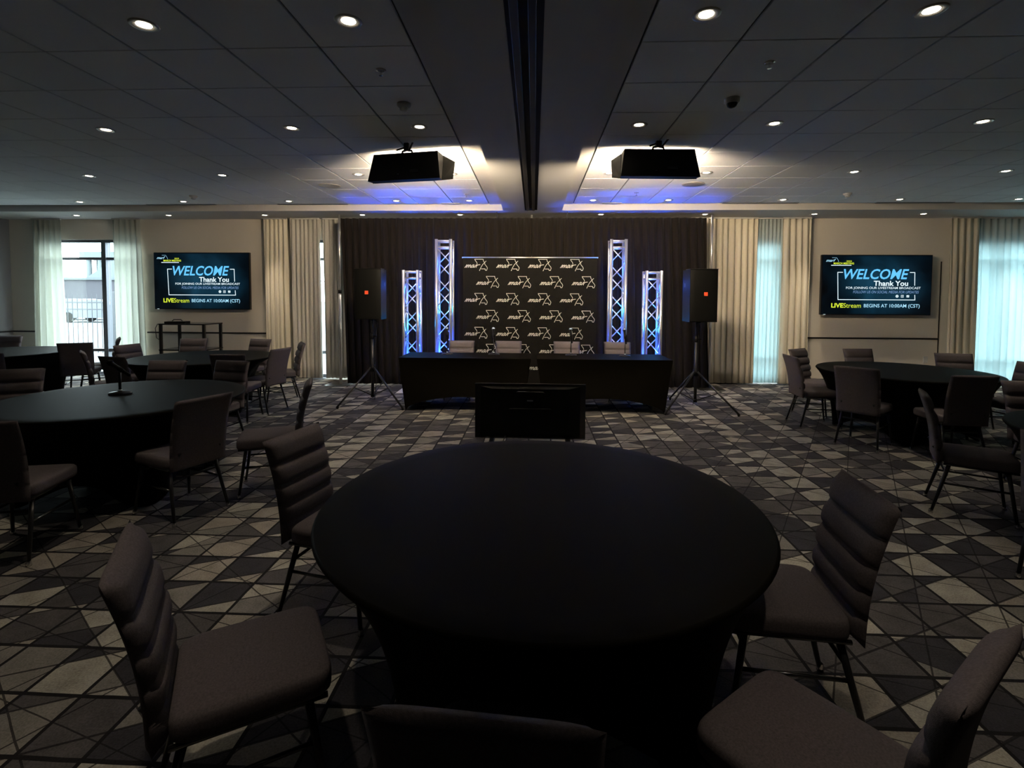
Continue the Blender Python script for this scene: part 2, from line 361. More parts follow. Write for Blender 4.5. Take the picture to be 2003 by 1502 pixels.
# ------------------------------------------------------------------ curtains
def curtain(name,x0t,x1t,x0b,x1b,y,ztop,zbot,amp,wave,m,label,cat='curtain',ph=0,seed=1,group=None):
    rnd=random.Random(seed); n=max(24,int(abs(x1t-x0t)/wave*12)); k=(x1t-x0t)/wave
    js=[rnd.uniform(-.5,.5) for _ in range(64)]
    def fn(u,v):
        i=u*30; a=int(i); fr=i-a; j=js[a%64]*(1-fr)+js[(a+1)%64]*fr
        x=(x0t+(x1t-x0t)*u)*(1-v)+(x0b+(x1b-x0b)*u)*v
        A=amp*(.55+.45*min(1,v*3))*(1+.5*j)
        w=math.sin(2*PI*k*u+ph+j*1.6+v*.7*j)
        return Vector((x+.2*wave*math.cos(2*PI*k*u+ph+j*1.6)*min(1,v*2),y+A*w,ztop+(zbot-ztop)*v))
    b=MB(); b.grid(fn,n,14); me=b.mesh(name,True); me.materials.append(M_[m]); o=D.objects.new(name,me); link(o)
    md=o.modifiers.new('thick','SOLIDIFY'); md.thickness=.0015
    tag(o,label,cat,group)
    return o
def curt(*a,**k):
    o=curtain(*a,**k); x0,x1,y=a[1],a[2],a[5]
    h=MB().box(x0,x1,y-.02,y+.02,HS-.022,HS-.001,bev=.002).build('curtain_track','white',o)
    return o
CY=YW-.12
curt('curtain',-9.86,-9.26,-9.93,-9.16,CY,HS-.02,.02,.035,.105,'sheer','sheer off-white curtain hanging left of the view window',seed=2)
curt('curtain',-8.22,-7.67,-8.22,-7.62,CY,HS-.02,.02,.035,.105,'sheer','sheer off-white curtain between the view window and the left wall screen',seed=5)
curt('curtain',-5.20,-4.74,-5.20,-4.70,CY-.01,HS-.02,.02,.03,.085,'curtain','warm lit cream curtain right of the left wall screen',seed=9)
curt('curtain',-4.70,-4.12,-4.66,-4.10,CY+.01,HS-.02,.02,.03,.082,'grey_curtain','grey-beige curtain left of the thin daylight gap',seed=11)
curt('curtain',-4.06,-3.45,-4.03,-3.42,CY+.02,HS-.02,.02,.03,.082,'grey_curtain','grey-beige curtain between the daylight gap and the black drape',seed=13)
curt('curtain',2.9,4.12,2.9,4.10,CY,HS-.02,.02,.035,.115,'curtain','cream curtain beside the right end of the black drape',seed=15)
curt('curtain',4.06,4.60,4.04,4.58,CY+.05,HS-.02,.02,.02,.07,'thin','thin sheer curtain glowing with daylight behind the right loudspeaker side',seed=17)
curt('curtain',4.57,5.08,4.55,5.09,CY,HS-.02,.02,.035,.115,'curtain','cream curtain just left of the right wall screen',seed=19)
curt('curtain',7.56,8.06,7.58,8.06,CY,HS-.02,.02,.035,.12,'curtain','cream curtain just right of the right wall screen',seed=21)
curt('curtain',8.04,9.9,8.04,9.9,CY+.04,HS-.02,.02,.03,.12,'thin','thin sheer curtain over the wide window at far right',seed=23)
# ------------------------------------------------------------------ pipe and drape
def upright(x,y,h,lb):
    o=empty('drape_upright',(x,y,0),0,lb,'pole','uprights of the pipe and drape')
    MB().box(-.22,.22,-.22,.22,0,.008,bev=.003).build('base_plate','blackmetal',o)
    MB().tube([(0,0,.008),(0,0,1.68)],.025,14).build('lower_pipe','alubright',o,smooth=True)
    MB().tube([(0,0,1.70),(0,0,h)],.021,14).build('upper_pipe','alubright',o,smooth=True)
    MB().tube([(0,0,1.655),(0,0,1.72)],.029,14).build('collar','black',o,smooth=True)
upright(-3.515,9.06,3.07,'tall silver pole at the left edge of the black drape')
upright(3.12,9.12,3.07,'tall silver pole at the right edge of the black drape')
upright(-.05,9.12,3.07,'silver pole top showing above the middle of the black drape')
curtain('black_drape',-3.47,-.05,-3.38,-.05,9.02,3.0,.03,.045,.135,'drape','left half of the tall black pleated drape behind the stage',seed=31)
curtain('black_drape',-.05,2.99,-.05,3.12,9.02,3.0,.03,.045,.135,'drape','right half of the tall black pleated drape behind the stage',seed=33)
# ------------------------------------------------------------------ backdrop
BX0,BX1,BZ,BY=-1.195,1.045,2.28,8.52
bd=empty('backdrop',((BX0+BX1)/2,BY,0),0,'black step-and-repeat backdrop printed with rows of white script logos','backdrop')
hw=(BX1-BX0)/2
MB().grid(lambda u,v:Vector((-hw+2*hw*u,.002*math.sin(u*9+v*5)+.0015*math.sin(v*40+u*11)*u**4,.03+(BZ-.03)*v)),40,40)
b=MB(); b.grid(lambda u,v:Vector((-hw+2*hw*u,.002*math.sin(u*9+v*5)+.003*math.sin(v*60+u*9)*u**6,.03+(BZ-.05)*v)),40,60); ob=b.build('banner','banner',bd,smooth=True)
MB().tube([(-hw-.02,.02,BZ-.012),(hw+.02,.02,BZ-.012)],.012,10).build('top_bar','alubright',bd,smooth=True)
for sx in (-1,1):
    MB().tube([(sx*(hw-.02),.03,0),(sx*(hw-.02),.03,BZ-.012)],.014,10).build('frame_pole','blackmetal',bd,smooth=True)
    MB().box(sx*(hw-.02)-.03,sx*(hw-.02)+.03,-.2,.25,0,.02,bev=.004).build('foot','blackmetal',bd)
def logo_mesh():
    m=MB(); k=1/7.154/116.7
    def P(l): return [((x-220)*k,(125-y)*k) for x,y in l]
    for l in ([(62,162),(70,154),(90,124),(98,127),(84,161)],[(84,161),(98,140),(116,124),(123,128),(109,161)],[(109,161),(124,139),(141,124),(148,129),(136,156),(141,161),(152,152)],
              [(192,130),(180,123),(163,136),(153,154),(160,162),(174,154),(190,133),(195,125)],[(194,126),(183,156),(190,161),(204,150)],[(204,150),(222,124),(232,124),(219,161)],[(224,146),(238,128),(255,124),(276,121)]):
        m.ribbon(P(l),8*k)
    for l in ([(236,112),(229,88),(216,72),(202,50),(203,46),(320,46),(324,72),(343,94),(341,112),(352,126),(375,155),(380,170),(368,201),(351,200),(347,180),(292,180)],[(362,71),(330,100),(303,135),(283,172),(268,206)]):
        m.ribbon(P(l),6.5*k)
    me=m.mesh('logo',fix=False); me.materials.append(M_['logo']); return me
lm_=logo_mesh()
cxb=(BX0+BX1)/2
for r_ in range(7):
    z=2.142-.2855*r_
    for c_ in range(4):
        x=-.975+.5335*c_+(.195 if r_%2 else 0)
        o=D.objects.new('logo',lm_); link(o,bd); o.location=(x-cxb,-.008,z)
# ------------------------------------------------------------------ truss towers
def rod_mesh(nm,L_,r_,n=6):
    m=MB(); m.tube([(0,0,0),(0,0,L_)],r_,n); me=m.mesh(nm,True); me.materials.append(M_['alu']); return me
brace=rod_mesh('brace',math.hypot(.23,.245),.0095)
def truss(x,y,h,rz,lb):
    o=empty('truss_tower',(x,y,0),rz,lb,'truss','lit aluminium truss towers'); w=.118
    MB().box(-.23,.23,-.23,.23,0,.008,bev=.002).build('base_plate','white',o)
    for sx in (-1,1):
        for sy in (-1,1): MB().tube([(sx*w,sy*w,.008),(sx*w,sy*w,h)],.026,12).build('chord','alu',o,smooth=True)
    for z in (h-.026,h-.13,.09):
        m=MB()
        for s in (-1,1): m.tube([(-w,s*w,z),(w,s*w,z)],.014,8).tube([(s*w,-w,z),(s*w,w,z)],.014,8)
        m.build('end_frame','alu',o,smooth=True)
    n=int((h-.25)/.245); z0=h-.14-n*.245
    for f_ in range(4):
        a=f_*PI/2
        for k in range(n):
            dirn=1 if k%2 else -1
            b_=D.objects.new('brace',brace); link(b_,o)
            p0=Vector((-dirn*.115,-w,z0+k*.245)); p1=Vector((dirn*.115,-w,z0+(k+1)*.245)); rm=Matrix.Rotation(a,3,'Z'); p0=rm@p0; p1=rm@p1
            b_.location=p0; b_.rotation_euler=(p1-p0).to_track_quat('Z','Y').to_euler()
    MB().lathe([(.06,.008),(.07,.02),(.07,.10),(.055,.12),(0,.12)],16).build('uplight','black',o,smooth=True)
    MB().lathe([(.05,.121),(0,.125)],16).build('uplight_lens','blueled',o,smooth=True)
    light('blue_beam','SPOT',BLUE*(h/2.0),(.02,.10,1),o,(0,0,.15),(PI,0,0),spot_size=R(46),spot_blend=.5,shadow_soft_size=.04)
    light('blue_fill','POINT',BLUE*.011,(.02,.35,1),o,(0,0,h*.55),shadow_soft_size=.05)  # bare fill points added to brighten the tower inside, no fixture there
    light('blue_fill','POINT',BLUE*.009,(.02,.16,1),o,(0,0,h*.88),shadow_soft_size=.05)
truss(-2.055,8.50,2.045,R(0),'short blue lit truss tower left of the stage, beside the left loudspeaker')
truss(-1.500,8.49,2.555,R(0),'tall blue lit truss tower left of the logo backdrop')
truss(1.375,8.49,2.555,R(0),'tall blue lit truss tower right of the logo backdrop')
truss(1.955,8.50,2.045,R(0),'short blue lit truss tower right of the stage, beside the right loudspeaker')
# ------------------------------------------------------------------ loudspeakers
def loudspeaker(x,y,z0,rz,lb,bx):
    o=empty('loudspeaker',(x,y,z0),rz,lb,'speaker','loudspeakers on tripods'); h=.755
    MB().hexa([(-.20,-.17,0),(.20,-.17,0),(.175,.19,0),(-.175,.19,0),(-.20,-.17,h),(.20,-.17,h),(.175,.19,h),(-.175,.19,h)]).build('cabinet','black',o)
    g=MB(); g.grid(lambda u,v:Vector((-.195+.39*u,-.172-.022*math.sin(PI*u)**.5,.01+(h-.02)*v)),14,4); g.build('grille','black',o,smooth=True)
    MB().box(-.203,.203,-.185,.0,h,h+.006).build('top_edge','blackmetal',o)
    MB().box(bx-.026,bx+.026,-.200,-.192,.375,.427,bev=.003).build('badge','badge',o)
    MB().tube([(0,0,-.02),(0,0,.01)],.03,12).build('pole_socket','black',o)
    for s in (-1,1): MB().box(s*.172-.012,s*.172+.012,-.02,.10,.50,.56,bev=.004).build('handle','blackmetal',o)
    return o
def tripod(x,y,top,feet,lb):
    o=empty('speaker_stand',(x,y,0),0,lb,'stand','tripod speaker stands'); 
    MB().tube([(0,0,.07),(0,0,1.0)],.022,12).build('lower_pole','blackmetal',o,smooth=True)
    MB().tube([(0,0,1.0),(0,0,top)],.016,12).build('upper_pole','blackmetal',o,smooth=True)
    MB().tube([(0,0,.96),(0,0,1.05)],.030,12).build('collar','black',o,smooth=True)
    MB().tube([(.025,0,1.0),(.07,-.01,1.0)],.012,8).build('knob','black',o,smooth=True)
    MB().tube([(0,0,.46),(0,0,.56)],.036,12).build('hub','black',o,smooth=True)
    MB().tube([(0,0,.07),(0,0,.12)],.030,12).build('lower_hub','black',o,smooth=True)
    for fx,fy in feet:
        d=Vector((fx-x,fy-y,0)); d0=d.normalized()
        l=MB().tube([d0*.035+Vector((0,0,.52)),d+Vector((0,0,.018))],.014,8).build('leg','blackmetal',o,smooth=True)
        MB().tube([d+Vector((0,0,.001))-d0*.012,d+Vector((0,0,.03))-d0*.022],.017,8).build('rubber_foot','black',l)
        mid=d*.52+Vector((0,0,.52*(1-.52)+.01))
        MB().tube([d0*.02+Vector((0,0,.10)),mid],.008,6).build('strut','blackmetal',o)
    m=MB(); m.tube([(.02,.02,top-.02),(.07,.03,1.2),(.05,.03,1.02),(.03,.02,.7),(.04,.05,.3),(.0,.1,.006),(-.15,.25,.006)],.005,6); m.build('cable','cable',o)
tripod(-2.46,7.62,1.27,((-2.80,7.05),(-1.83,7.02),(-2.30,8.15)),'black tripod stand under the left loudspeaker')
tripod(2.39,7.55,1.27,((1.80,6.97),(2.80,6.94),(2.15,8.05)),'black tripod stand under the right loudspeaker')
loudspeaker(-2.47,7.62,1.262,R(0),'black loudspeaker with orange badge on the left tripod',-.01)
loudspeaker(2.41,7.53,1.262,R(4),'black loudspeaker with orange badge on the right tripod',.02)
# ------------------------------------------------------------------ panel desk
def desk(x0,x1,lb,lc):
    y0,y1=7.02,7.74; t=empty('folding_table',((x0+x1)/2,(y0+y1)/2,0),0,lb,'table','tables on the stage'); hx=(x1-x0)/2; hy=(y1-y0)/2
    MB().box(-hx+.03,hx-.03,-hy+.06,hy-.06,.715,.738,bev=.006).build('tabletop','white',t)
    for s in (-1,1):
        for q in (-1,1): MB().tube([(s*(hx-.25),q*(hy-.09),.0),(s*(hx-.25),q*(hy-.09),.705)],.013,8).build('leg','blackmetal',t,smooth=True)
    c=empty('table_cover',((x0+x1)/2,(y0+y1)/2,0),0,lc,'tablecloth','stretch covers on the stage tables')
    MB().box(-hx,hx,-hy,hy,.739,.750,bev=.005).build('cover_top','cover',c,smooth=False)
    def side(p,q,nrm,arch,inset):
        L_=(q-p).length
        def fn(u,v):
            a=math.sin(PI*u)**.55*arch; zz=.745*(1-v)+ a*v+.004
            pinch=inset*math.sin(PI*min(1,(v))**.8)*(.35+.65*math.sin(PI*u)); cin=.10*v
            d=(q-p).normalized(); x=p+d*(cin+(L_-2*cin)*u)-nrm*(pinch+.05*v*(0 if True else 1))
            return Vector((x.x,x.y,zz))
        m=MB(); m.grid(fn,40,14); return m
    for p,q,n,a,i in ((Vector((-hx,-hy,0)),Vector((hx,-hy,0)),Vector((0,-1,0)),.20,.04),(Vector((-hx,hy,0)),Vector((hx,hy,0)),Vector((0,1,0)),.24,.04)):
        side(p,q,n,a,i).build('skirt','cover',c,smooth=True)
    for s in (-1,1):
        m=MB()
        def fn(u,v,s=s):
            z=.745*(1-v)+.004+.05*math.sin(PI*u)*v
            return Vector((s*(hx-.10*v-.03*math.sin(PI*v)*math.sin(PI*u)),-hy+2*hy*u,z))
        m.grid(fn,16,12); m.build('skirt','cover',c,smooth=True)
desk(-1.90,-.035,'left folding table under the black stage cover','black stretch cover on the left stage table')
desk(.045,1.915,'right folding table under the black stage cover','black stretch cover on the right stage table')
# ------------------------------------------------------------------ chairs
def make_chair():
    o=empty('banquet_chair',(0,0,0))
    ZT,ZB=.885,.375
    edges=[0,.20,.38,.56,.76,1.0]     # channel boundaries from the bottom
    def path(v): # v 0 bottom .. 1 top -> y,z of the centre line (leans back, slight curve)
        z=ZB+(ZT-ZB)*v; y=-.235-.045*v-.050*v*v+.012*math.sin(PI*v); return y,z
    def bulge(v):
        for a,b in zip(edges,edges[1:]):
            if v<=b+1e-9:
                t=(v-a)/(b-a); return max(0,1-abs(2*t-1)**3.2)
        return 0
    nu,nv=15,56
    def prof(u):
        s=abs(2*u-1); return (1-s**7)**.5
    def front(u,v):
        y,z=path(v); w=.215*(1-.05*(1-v)); e=prof(u)*min(1,((1-v)*22)**.5)*min(1,(v*22+.02)**.5)
        return Vector(((2*u-1)*w,y+e*(.016+.024*bulge(v)),z))
    def back(u,v):
        y,z=path(v); w=.215*(1-.05*(1-v)); e=prof(u)*min(1,((1-v)*22)**.5)*min(1,(v*22+.02)**.5)
        return Vector(((2*u-1)*w,y-.020*e,z))
    m=MB(); g1=m.grid(front,nu,nv); g2=m.grid(back,nu,nv)
    bmesh.ops.remove_doubles(m.bm,verts=m.bm.verts,dist=.0004)
    m.build('backrest','fabric',o,smooth=True)
    m=MB(); ns,mt=33,13
    def sgn(x): return 1 if x>=0 else -1
    def seat(u,v):  # rounded cushion: superellipse plan, domed top, flat base
        a=2*PI*u; n_=.18; c,s=math.cos(a),math.sin(a); px=.205*sgn(c)*abs(c)**(n_*1.4); py=.218*sgn(s)*abs(s)**(n_*1.4)
        # v: 0 bottom centre -> 1 top centre
        pr=[(0,.388),(.6,.388),(.97,.389),(.995,.396),(1.0,.41),(1.0,.435),(.985,.450),(.95,.459),(.85,.465),(.6,.470),(.3,.472),(.1,.473),(0.001,.473)]
        k,z=pr[int(round(v*12))]; return Vector((px*k,py*k+.012,z))
    m.grid(seat,64,13,wrap=True); bmesh.ops.remove_doubles(m.bm,verts=m.bm.verts,dist=.0004)
    m.build('seat','fabric',o,smooth=True)
    legs=[(-1,-1),(1,-1),(-1,1),(1,1)]
    def lp(sx,sy,z): # leg axis at height z
        t=(.385-z)/.385; return Vector((sx*(.165+.035*t),(.155+.055*t) if sy>0 else (-.165-.10*t),z))
    for sx,sy in legs:
        l=MB().tube([lp(sx,sy,.385),lp(sx,sy,.2),lp(sx,sy,.018)],[.014,.0125,.010],10).build('leg','blackmetal',o,smooth=True)
        MB().lathe([(.0,.0),(.015,.0),(.015,.012),(.011,.03)],10,c=(lp(sx,sy,.0).x,lp(sx,sy,.0).y,0)).build('glide','chrome',l,smooth=True)
    for sx in (-1,1):
        MB().tube([(sx*.185,-.20,.381),(sx*.187,.21,.381)],.009,8).build('side_rail','blackmetal_gloss' if False else 'rail_metal',o,smooth=True)
        MB().tube([lp(sx,-1,.235),lp(sx,1,.235)],.008,8).build('stretcher','rail_metal',o,smooth=True)
        MB().tube([(sx*.150,-.19,.40),(sx*.150,-.262,.50)],.010,8).build('back_bracket','blackmetal',o)
    MB().tube([(-.178,-.18,.300),(.178,-.18,.300)],.008,8).tube([(-.178,.165,.33),(.178,.165,.33)],.008,8).build('cross_bar','blackmetal',o,smooth=True)
    return o
M_['rail_metal']=mat('dark_polished_steel',(.10,.10,.10),.16,metal=.9)
chair0=make_chair(); remember(chair0); used=False
def put_chair(x,y,a,lb,grp):
    global used
    o=chair0 if not used else copy_tree(chair0); used=True
    o.location=(x,y,0); o.rotation_euler=(0,0,R(a-90)); tag(o,lb,'chair',grp); return o
G1='chairs at the nearest round table'
put_chair(-.905,1.54,31.3,'large foreground chair at lower left, turned towards the nearest table',G1)
put_chair(-.965,2.552,346,'chair at the far left side of the nearest table, its back tall against the carpet',G1)
put_chair(.965,2.017,173.6,'chair at the right side of the nearest table, with its rolled back to the right',G1)
put_chair(.726,1.284,127.5,'foreground chair at lower right corner with its wide seat in view',G1)
put_chair(-.062,1.165,85.5,'chair in the bottom middle of the picture, seen only by the top of its back',G1)
G2='chairs at the left round table with the microphone'
put_chair(-2.65,3.64,157,'chair seen from behind in front of the microphone table',G2)
put_chair(-2.21,4.12,203,'chair in profile at the right end of the microphone table',G2)
put_chair(-3.39,5.16,262,'chair behind the right end of the microphone table, facing the camera',G2)
put_chair(-4.05,5.13,273,'chair behind the microphone stand, its back showing over the table edge',G2)
put_chair(-4.87,4.40,296,'chair at the left picture edge behind the microphone table',G2)
put_chair(-3.24,3.03,103,'very dark chair at the left picture edge in front of the microphone table',G2)
G3='chairs at the round table below the left wall screen'
put_chair(-5.63,7.93,281,'chair in front of the black cart, facing the camera',G3)
put_chair(-4.64,7.96,256,'chair in front of the warm lit curtain, facing the camera',G3)
put_chair(-3.87,7.56,213,'chair in profile nearest the left stage drape, blue sheen on its back',G3)
put_chair(-3.79,6.88,168,'chair seen from behind at the right side of the table below the left screen',G3)
put_chair(-3.82,6.40,97,'chair seen from behind at the near side of the table below the left screen',G3)
put_chair(-4.88,6.04,77,'chair seen from behind left of the table below the left screen',G3)
put_chair(-5.62,7.10,352,'front facing chair left of the table below the left screen, by the window curtain',G3)
G4='chairs at the far left round table'
put_chair(-9.14,8.20,287,'chair beyond the far left table against the left wall',G4)
put_chair(-7.06,7.60,120,'chair seen from behind at the right of the far left table',G4)
put_chair(-7.30,8.12,221,'profile chair facing left in front of the view window',G4)
put_chair(-5.58,6.48,44,'profile chair facing right, left of the table below the left screen',G3)
put_chair(-6.88,6.15,118,'dark chair at the left picture edge before the far left table',G4)
G5='chairs at the right round table'
put_chair(3.58,6.55,357,'chair at the left end of the right table, its outer back towards the camera',G5)
put_chair(3.97,7.18,303,'chair at the far left side of the right table behind the first one',G5)
put_chair(4.70,7.20,273,'chair beyond the right table in front of the right wall screen',G5)
put_chair(5.52,6.68,256,'chair beyond the right table before the right window curtain',G5)
put_chair(3.66,5.71,41,'chair seen from behind at the near left of the right table',G5)
put_chair(4.22,5.31,87,'broad dark chair seen from behind at the near side of the right table',G5)
put_chair(5.42,5.95,190,'chair at the right end of the right table at the picture edge',G5)
G6='chairs at the partly visible round table at far right'
put_chair(3.33,3.92,328,'chair in profile left of the table cut by the right picture edge',G6)
put_chair(4.35,4.35,262,'chair with lit seat back behind the table at the right picture edge',G6)
put_chair(3.14,3.02,42,'chair mostly outside the right picture edge, one leg showing',G6)
# behind the desk
for x,lb in ((-1.185,'leftmost'),(-.41,'second from left'),(.54,'second from right'),(1.36,'rightmost')):
    put_chair(x,7.975,270,'grey padded chair behind the stage tables, %s of four'%lb,'chairs behind the stage tables')
# ------------------------------------------------------------------ round tables
RT=.9055
def cover_mesh(ph):
    m=MB()
    def fn(u,v):
        a=2*PI*u; w=abs(math.cos(2*(a-ph)))**2.2 if False else (0.5+.5*math.cos(4*(a-ph)))**1.6
        if v<.30:
            q=v/.30; r_=RT*q*.985; return Vector((r_*math.cos(a),r_*math.sin(a),.75))
        if v<.42:
            q=(v-.30)/.12; an=q*PI/2; r_=RT*.985+RT*.015*math.sin(an); return Vector((r_*math.cos(a),r_*math.sin(a),.75-.020*(1-math.cos(an))))
        t=(v-.42)/.58; rb=.50+.20*w; zb=.16*(1-w)+.006
        r_=RT+(rb-RT)*t**.75-.10*math.sin(PI*t**.8)*(1-.6*w); z=.73+(zb-.73)*t
        return Vector((r_*math.cos(a),r_*math.sin(a),z))
    m.grid(fn,96,34,wrap=True); bmesh.ops.remove_doubles(m.bm,verts=m.bm.verts,dist=.0003)
    me=m.mesh('tablecloth',True); me.materials.append(M_['cover']); return me
cm=cover_mesh(PI/4)
rt0=empty('round_table',(0,0,0))
MB().lathe([(0,.712),(RT-.06,.712),(RT-.05,.718),(RT-.05,.738),(RT-.06,.742),(0,.742)],48).build('tabletop','white',rt0)
for k in range(4):
    a=PI/4+k*PI/2; MB().tube([(.50*math.cos(a),.50*math.sin(a),.70),(.60*math.cos(a),.60*math.sin(a),.012)],.014,8).build('leg','blackmetal',rt0,smooth=True)
remember(rt0)
for i,(x,y,rz,lb) in enumerate(((.031,2.12,10,'nearest, in the middle foreground'),(-3.452,4.117,5,'left one carrying a microphone'),(-4.616,6.871,20,'one below the left wall screen'),(-7.98,7.20,0,'far left one by the view window'),(4.425,6.235,15,'right one below the right wall screen'),(4.11,3.235,0,'one cut by the right picture edge'))):
    t=rt0 if i==0 else copy_tree(rt0); t.location=(x,y,0); t.rotation_euler=(0,0,R(rz)); tag(t,'round banquet table hidden by its black cover, %s'%lb,'table','round banquet tables')
    c=D.objects.new('tablecloth',cm); link(c); c.location=(x,y,0); c.rotation_euler=(0,0,R(rz)); tag(c,'black stretch cloth on a round table, %s'%lb,'tablecloth','round black tablecloths')
# ------------------------------------------------------------------ microphones
def microphone(x,y,z0,h,ang,rz,lb,big=1.0):
    o=empty('microphone',(x,y,z0),rz,lb,'microphone','microphones on table stands')
    MB().lathe([(0,0),(.082,0),(.085,.006),(.078,.014),(.02,.022),(.014,.03),(0,.03)],28).build('base','blackmetal',o,smooth=True)
    MB().lathe([(.016,.024),(.016,.034),(.010,.038)],16).build('collar','chrome',o,smooth=True)
    MB().tube([(0,0,.03),(0,0,h)],.0085*big,10).build('stem','blackmetal',o,smooth=True)
    d=Vector((-math.cos(ang),0,math.sin(ang))); c=Vector((0,0,h+.012))
    MB().tube([c-d*.03,c+d*.03],.019,12).build('clip','black',o,smooth=True)
    MB().tube([c-d*.11,c-d*.02,c+d*.08],[.011,.015,.019],12).build('handle','black',o,smooth=True)
    g=MB(); r_=bmesh.ops.create_uvsphere(g.bm,u_segments=16,v_segments=10,radius=.026)
    for v in r_['verts']: v.co=v.co+c+d*.098
    g.build('grille_ball','chrome' if z0<.7505 and big==1 else 'black',o,smooth=True)
microphone(-3.587,4.224,.751,.205,R(32),0,'black microphone on a round based stand on the left table',1.3)
for x,yy,lb in ((-1.287,7.50,'leftmost'),(-.59,7.52,'second from left'),(.555,7.52,'second from right'),(1.335,7.45,'rightmost')):
    microphone(x,yy,.750,.275,R(78),R(-60),'silver tipped microphone on the stage tables, %s of four'%lb)
# ------------------------------------------------------------------ floor monitor in front of the stage
mo=empty('floor_monitor',(-.035,5.55,0),R(0),'black flat screen standing on the floor before the stage, seen from behind','monitor')
MB().box(-.61,.61,.0,.035,.045,.655,bev=.006).build('screen_body','tvblack',mo)
MB().hexa([(-.42,-.030,.10),(.42,-.030,.10),(.55,.0,.07),(-.55,.0,.07),(-.42,-.030,.60),(.42,-.030,.60),(.55,.0,.625),(-.55,.0,.625)]).build('rear_housing','black',mo)
MB().box(-.605,.605,-.004,.004,.642,.652).build('top_trim','chrome' if False else 'rail_metal',mo)
for z,a in ((.575,.16),(.39,.24)): MB().tube([(-a,-.046,z-.02),(-a+.02,-.062,z),(a-.02,-.062,z),(a,-.046,z-.02)],.006,8).build('handle','rail_metal',mo,smooth=True)
MB().box(-.033,.033,-.05,-.045,.47,.482).build('name_plate','trimring',mo)
for s in (-1,1): MB().box(s*.42-.025,s*.42+.025,-.20,.24,0,.045,bev=.006).build('foot','black',mo)
tag(MB().tube([(-.30,5.48,.10),(-.33,5.40,.03),(-.22,5.32,.008),(-.05,5.36,.008),(.05,5.50,.008)],.006,6).build('power_cord','cable'),'black power cord trailing on the carpet behind the floor monitor','cord')
# ------------------------------------------------------------------ black cart
ca=empty('cart',(-6.243,8.98,0),0,'black metal cart with glass shelves below the left wall screen','cart')
for sx in (-1,1):
    for sy in (-1,1): MB().box(sx*.395-.022,sx*.395+.022,sy*.24-.02,sy*.24+.02,.06,1.08,bev=.003).build('post','blackmetal',ca)
for z,nm in ((1.08,'top_shelf'),(.62,'middle_shelf'),(.14,'bottom_shelf')): MB().box(-.42,.42,-.27,.27,z,z+.022,bev=.004).build(nm,'blackgloss',ca)
for sx in (-1,1):
    for sy in (-1,1): MB().lathe([(0,0),(.02,.0),(.03,.03),(.02,.06),(0,.06)],12,c=(sx*.38,sy*.22,0)).build('caster','black',ca,smooth=True)
bx=empty('equipment_box',(-6.46,8.92,1.102),R(12),'small black device with a handle on top of the black cart','device')
MB().box(-.17,.17,-.11,.11,0,.035,bev=.006).build('body','black',bx); MB().tube([(-.09,0,.03),(-.06,0,.065),(.06,0,.065),(.09,0,.03)],.008,8).build('handle','blackmetal',bx)
tag(MB().tube([(-6.66,8.70,1.10),(-6.70,8.69,1.02),(-6.69,8.70,.85),(-6.60,8.70,.80)],.006,6).build('cable','cable'),'black cable hanging off the left side of the cart','cable')
# ------------------------------------------------------------------ wall screens
def screen_mat():
    m=D.materials.new('lit_screen'); m.use_nodes=True; nt=m.node_tree; p=nt.nodes['Principled BSDF']; N=nt.nodes.new; L=nt.links.new
    p.inputs['Base Color'].default_value=(.004,.004,.005,1); p.inputs['Roughness'].default_value=.18
    tc=N('ShaderNodeTexCoord'); n=N('ShaderNodeTexNoise'); n.inputs['Scale'].default_value=1.6; n.inputs['Detail'].default_value=5; n.inputs['Distortion'].default_value=.6
    mp=N('ShaderNodeMapping'); mp.inputs['Location'].default_value=(2.3,0,1.1); L(tc.outputs['Object'],mp.inputs[0]); L(mp.outputs[0],n.inputs['Vector'])
    gr=N('ShaderNodeTexGradient'); gr.gradient_type='SPHERICAL'; m2=N('ShaderNodeMapping'); m2.inputs['Scale'].default_value=(1.1,1.1,1.5); L(tc.outputs['Object'],m2.inputs[0]); L(m2.outputs[0],gr.inputs[0])
    r=N('ShaderNodeValToRGB'); e=r.color_ramp.elements; e[0].position=.30; e[0].color=(.0015,.003,.004,1); e[1].position=.75; e[1].color=(.02,.13,.24,1)
    L(n.outputs[0],r.inputs[0]); mx=N('ShaderNodeMix'); mx.data_type='RGBA'; mx.blend_type='MULTIPLY'; mx.inputs[0].default_value=1
    ad=N('ShaderNodeMath'); ad.operation='ADD'; ad.inputs[1].default_value=.12; L(gr.outputs[1],ad.inputs[0])
    L(r.outputs[0],mx.inputs[6]); L(ad.outputs[0],mx.inputs[7]); L(mx.outputs[2],p.inputs['Emission Color']); p.inputs['Emission Strength'].default_value=.45
    return m
def emis(name,c,s=1.0): return mat(name,(0,0,0),.4,emit=c,estr=s)
M_['screen']=screen_mat(); M_['tw']=emis('screen_white',(.72,.86,.92)); M_['tb']=emis('screen_blue',(.12,.50,.86)); M_['tg']=emis('screen_green',(.62,.75,.04)); M_['td']=emis('screen_dim_blue',(.16,.28,.50)); M_['tl']=emis('screen_light_blue',(.35,.66,.85))
def text_mesh(s,shear=0,bold=0):
    c=D.curves.new('lettering','FONT'); c.body=s; c.shear=shear; c.offset=bold; c.resolution_u=3
    o=D.objects.new('t',c); COL.objects.link(o); dg=bpy.context.evaluated_depsgraph_get(); me=D.meshes.new_from_object(o.evaluated_get(dg)); D.objects.remove(o)
    xs_=[v.co.x for v in me.vertices]; ys=[v.co.y for v in me.vertices]; return me,min(xs_),max(xs_),min(ys),max(ys)
